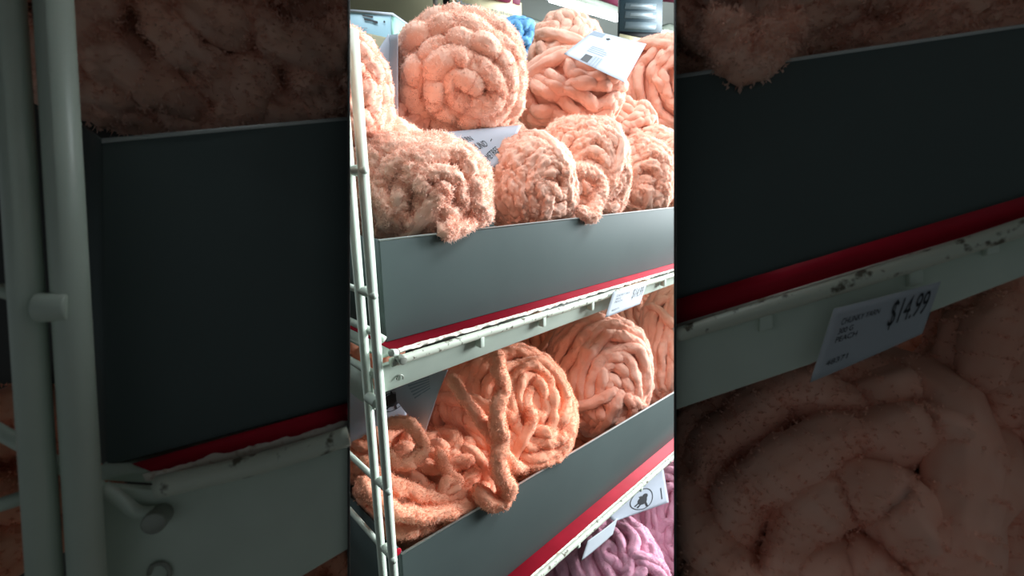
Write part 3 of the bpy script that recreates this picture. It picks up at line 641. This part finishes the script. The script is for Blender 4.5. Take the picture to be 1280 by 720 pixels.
# ---------------- right
NR, WR = bayframe(842)
br = root('added_bay', 'made-up near bay at the right, its panels keeping the rack light off it', 'shelf bay', PN(1060, 900, NR, .40))
MB().prism(flat(NR, [(842.5, -230), (1700, -230), (1700, 950), (842.5, 950)], .455), NR*.004).build('back_panel', M['bay'], br)  # back and end panels put in so the right bay stays dim
e0, e1 = PN(842.4, -230, NR, .305), PN(842.4, 950, NR, .305)
MB().prism([e0, e1, e1+WR*.0015, e0+WR*.0015], NR*.152).build('end_panel', M['bay'], br)
cbr = root('display_carton', 'large dim grey carton filling the upper right of the picture', 'carton', PN(1060, 360, NR, .36))
o = MB().prism(flat(NR, [(843.3, 96), (1420, 12), (1420, 208), (843.3, 378)], .325), NR*.003).build('front_panel', M['carton'], cbr); bevel(o, .0008)
MB().prism(flat(NR, [(843.3, 93.5), (1420, 9.5), (1420, 13), (843.3, 98)], .3242), NR*.004).build('top_edge', M['cut'], cbr)
sh4 = root('metal_shelf', 'dim cream shelf fascia running up to the right below the big carton', 'shelf', PN(1060, 480, NR, .33))
o = MB().prism(flat(NR, [(843.3, 415), (1420, 234), (1420, 292), (1242, 360), (1162, 391), (1012, 456), (843.3, 513)], .317), NR*.006).build('front_fascia', M['metal'], sh4); bevel(o, .001)
MB().tube(spline(flat(NR, [(844, 419), (1000, 372), (1150, 326), (1300, 277), (1420, 240)], .311), .004), .0048, 16).build('front_rail', M['rail'], sh4, smooth=True)
MB().prism(flat(NR, [(843.3, 377), (1420, 206), (1420, 238), (843.3, 412)], .3215), NR*.1).build('deck', M['metal'], sh4)
for x, y in ((958, 402), (1146, 345), (1243, 306)):
    o = MB().prism(flat(NR, [(x-9, y-14), (x+9, y-19), (x+9, y+9), (x-9, y+14)], .312), NR*.005).build('price_clip_tab', M['metal'], sh4); bevel(o, .001)
o = MB().prism(flat(NR, [(843.3, 375), (1420, 204), (1420, 232), (843.3, 407)], .3205), NR*.001).build('shelf_liner', M['red']); tag(o, 'dim dark red liner strip under the big carton at right', 'shelf liner')
o2 = MB().prism(flat(NR, [(843.3, 406), (1420, 231), (1420, 234.5), (843.3, 410.5)], .3195), NR*.0015).build('paper_edge', M['tornp'], o)
pt = Patch(*flat(NR, [(1043, 386), (1176, 352), (1153, 417), (1013, 478)], .300), .001, bv=0)
o = pt.sheet('price_tag', M['tag'], None, th=.001); tag(o, 'dim blurred price tag hanging from the shelf fascia at right', 'price tag')
pt.write([('text', 'CHUNKY YARN', .12, .27, .09, .36, 0), ('text', '300 G', .12, .40, .08, .14, 0), ('text', 'PEACH', .12, .52, .08, .2, 0), ('text', '48371', .10, .84, .08, .2, 0)], 'small_print', M['ink'], o)
pt.write([('text', '$14.99', .60, .62, .5, .34, 0)], 'price', M['ink'], o)
cr = [(-WR, -(float(PN(843, 360, NR, .36)@WR)+.001))]
skein('yarn_skein', 'dim fluffy skein whose tuft hangs over the rim of the big right carton', None, 900, -60, 190, 140, N=NR, D=.37, axis=(.2, -.1, 1), style='boucle', m='peach', seed=64, rz=.045, sc=1.6, fuzz=90000, flen=.004, loops=3, clamp=cr, p=2.8,
      extra=[(flat(NR, [(880, 20), (905, 50), (925, 78), (940, 84), (955, 72), (975, 40), (1000, 10)], .322), .011)])
skein('yarn_skein', 'dim fluffy skein at the top right corner above the big carton', None, 1200, -90, 210, 160, N=NR, D=.37, axis=(.2, -.1, 1), style='boucle', m='peach', seed=65, rz=.045, sc=1.6, fuzz=90000, flen=.004, loops=3, p=2.8)
skein('yarn_skein', 'dim salmon ball of vertical strands under the dim price tag', None, 1010, 660, 190, 235, N=NR, D=.372, axis=(.5, -.35, .8), m='salmon', seed=66, rz=.06, sr=.0125, sc=1.5, fuzz=108000, flen=.0026, loops=6, clamp=cr, p=2.3)
skein('yarn_skein', 'dim salmon skein at the lower right edge of the picture', None, 1290, 560, 135, 270, N=NR, D=.385, axis=(.5, .3, .8), m='salmon', seed=67, rz=.05, sr=.0125, sc=1.5, fuzz=72000, flen=.0026, loops=5, p=2.3)
skein('yarn_skein', 'dim salmon strands in the lower corner right beside the bright strip', None, 790, 720, 150, 250, N=NR, D=.385, axis=(.5, .3, .8), m='salmon', seed=68, rz=.04, sr=.0125, sc=1.5, fuzz=36000, flen=.0026, loops=5, clamp=cr, p=2.3)
skein('yarn_skein', 'dim brown skein in the shade under the middle of the right shelf', None, 1130, 620, 210, 220, N=NR, D=.425, axis=(.2, .8, .4), m='coral', seed=69, rz=.02, sr=.0125, sc=1.5, fuzz=30000, flen=.0026, loops=2, clamp=cr, p=2.5)
# canopy added out of view to keep lamp light off the near bays
c0 = Fh*.375
o = MB().prism([c0-R*.9+ZZ*.34, c0+R*.9+ZZ*.34, -Fh*.5+R*.9+ZZ*.34, -Fh*.5-R*.9+ZZ*.34], ZZ*.02).build('blocker_board', M['bay'])
tag(o, 'added unseen canopy board shading the near dim bays', 'light_blocker')

# =================================================================== LIGHTS
def area(name, loc, to, sx, sy, e, colr=(1, .985, .95), spread=180):
    l = bpy.data.lights.new(name, 'AREA'); l.shape = 'RECTANGLE'; l.size = sx; l.size_y = sy; l.energy = e; l.color = colr; l.spread = math.radians(spread)
    o = bpy.data.objects.new(name, l); col.objects.link(o); o.location = loc; o['_base'] = list(loc)
    import mathutils
    o.rotation_euler = mathutils.Vector(np.asarray(to, float)-np.asarray(loc, float)).to_track_quat('-Z', 'Y').to_euler()
    return o
area('ceiling_lamp_aisle', (1.1, -.5, 1.62), (.6, .5, 0), 2.0, .7, 76, (.88, .96, 1))
area('rear_fill_light', (.32, .80, 1.55), (.4, .55, .1), 1.0, .5, 20, (.86, .95, 1))  # added fill from above for the dark left skeins, no such fixture
area('front_fill_light', (4.6, -1.35, .75), (.5, .5, -.25), 1.8, 1.8, 530, (.92, .97, 1))  # added fill light, hung below ceiling height, brightens the rack fronts
area('ceiling_fill_light', (5, 4, .2), (5, 4.5, 2), 4, 4, 36, (.95, 1, .98))  # added light facing up, only there to brighten the ceiling
area('sign_fill_light', (2.2, .6, .9), (2.0, 3.2, 1.0), .8, .8, 7, (.97, 1, .98))  # added unseen fill for the signs in the background
w = bpy.data.worlds.new('World'); bpy.context.scene.world = w; w.use_nodes = True
w.node_tree.nodes['Background'].inputs[0].default_value = (.85, .95, 1, 1)
w.node_tree.nodes['Background'].inputs[1].default_value = .128

# camera
cd = bpy.data.cameras.new('camera'); cam = bpy.data.objects.new('camera', cd); col.objects.link(cam)
cd.sensor_width = 36; cd.lens = f/1280*36; cd.clip_start = .02; cd.clip_end = 100
import mathutils
mt = mathutils.Matrix((tuple(R), tuple(U), tuple(-F))).transposed().to_4x4()
cam.matrix_world = mt; cam['_base'] = [0., 0., 0.]
cd.dof.use_dof = True; cd.dof.focus_distance = .62; cd.dof.aperture_fstop = 9.
for o in list(bpy.context.scene.objects):
    if o.parent is None: o.location.z += EYE
    if '_base' in o: del o['_base']
bpy.context.scene.camera = cam
vs = bpy.context.scene.view_settings; vs.view_transform = 'Standard'; vs.look = 'None'; vs.gamma = 1; vs.exposure = 0; vs.use_curve_mapping = False
bpy.context.scene.render.film_transparent = False
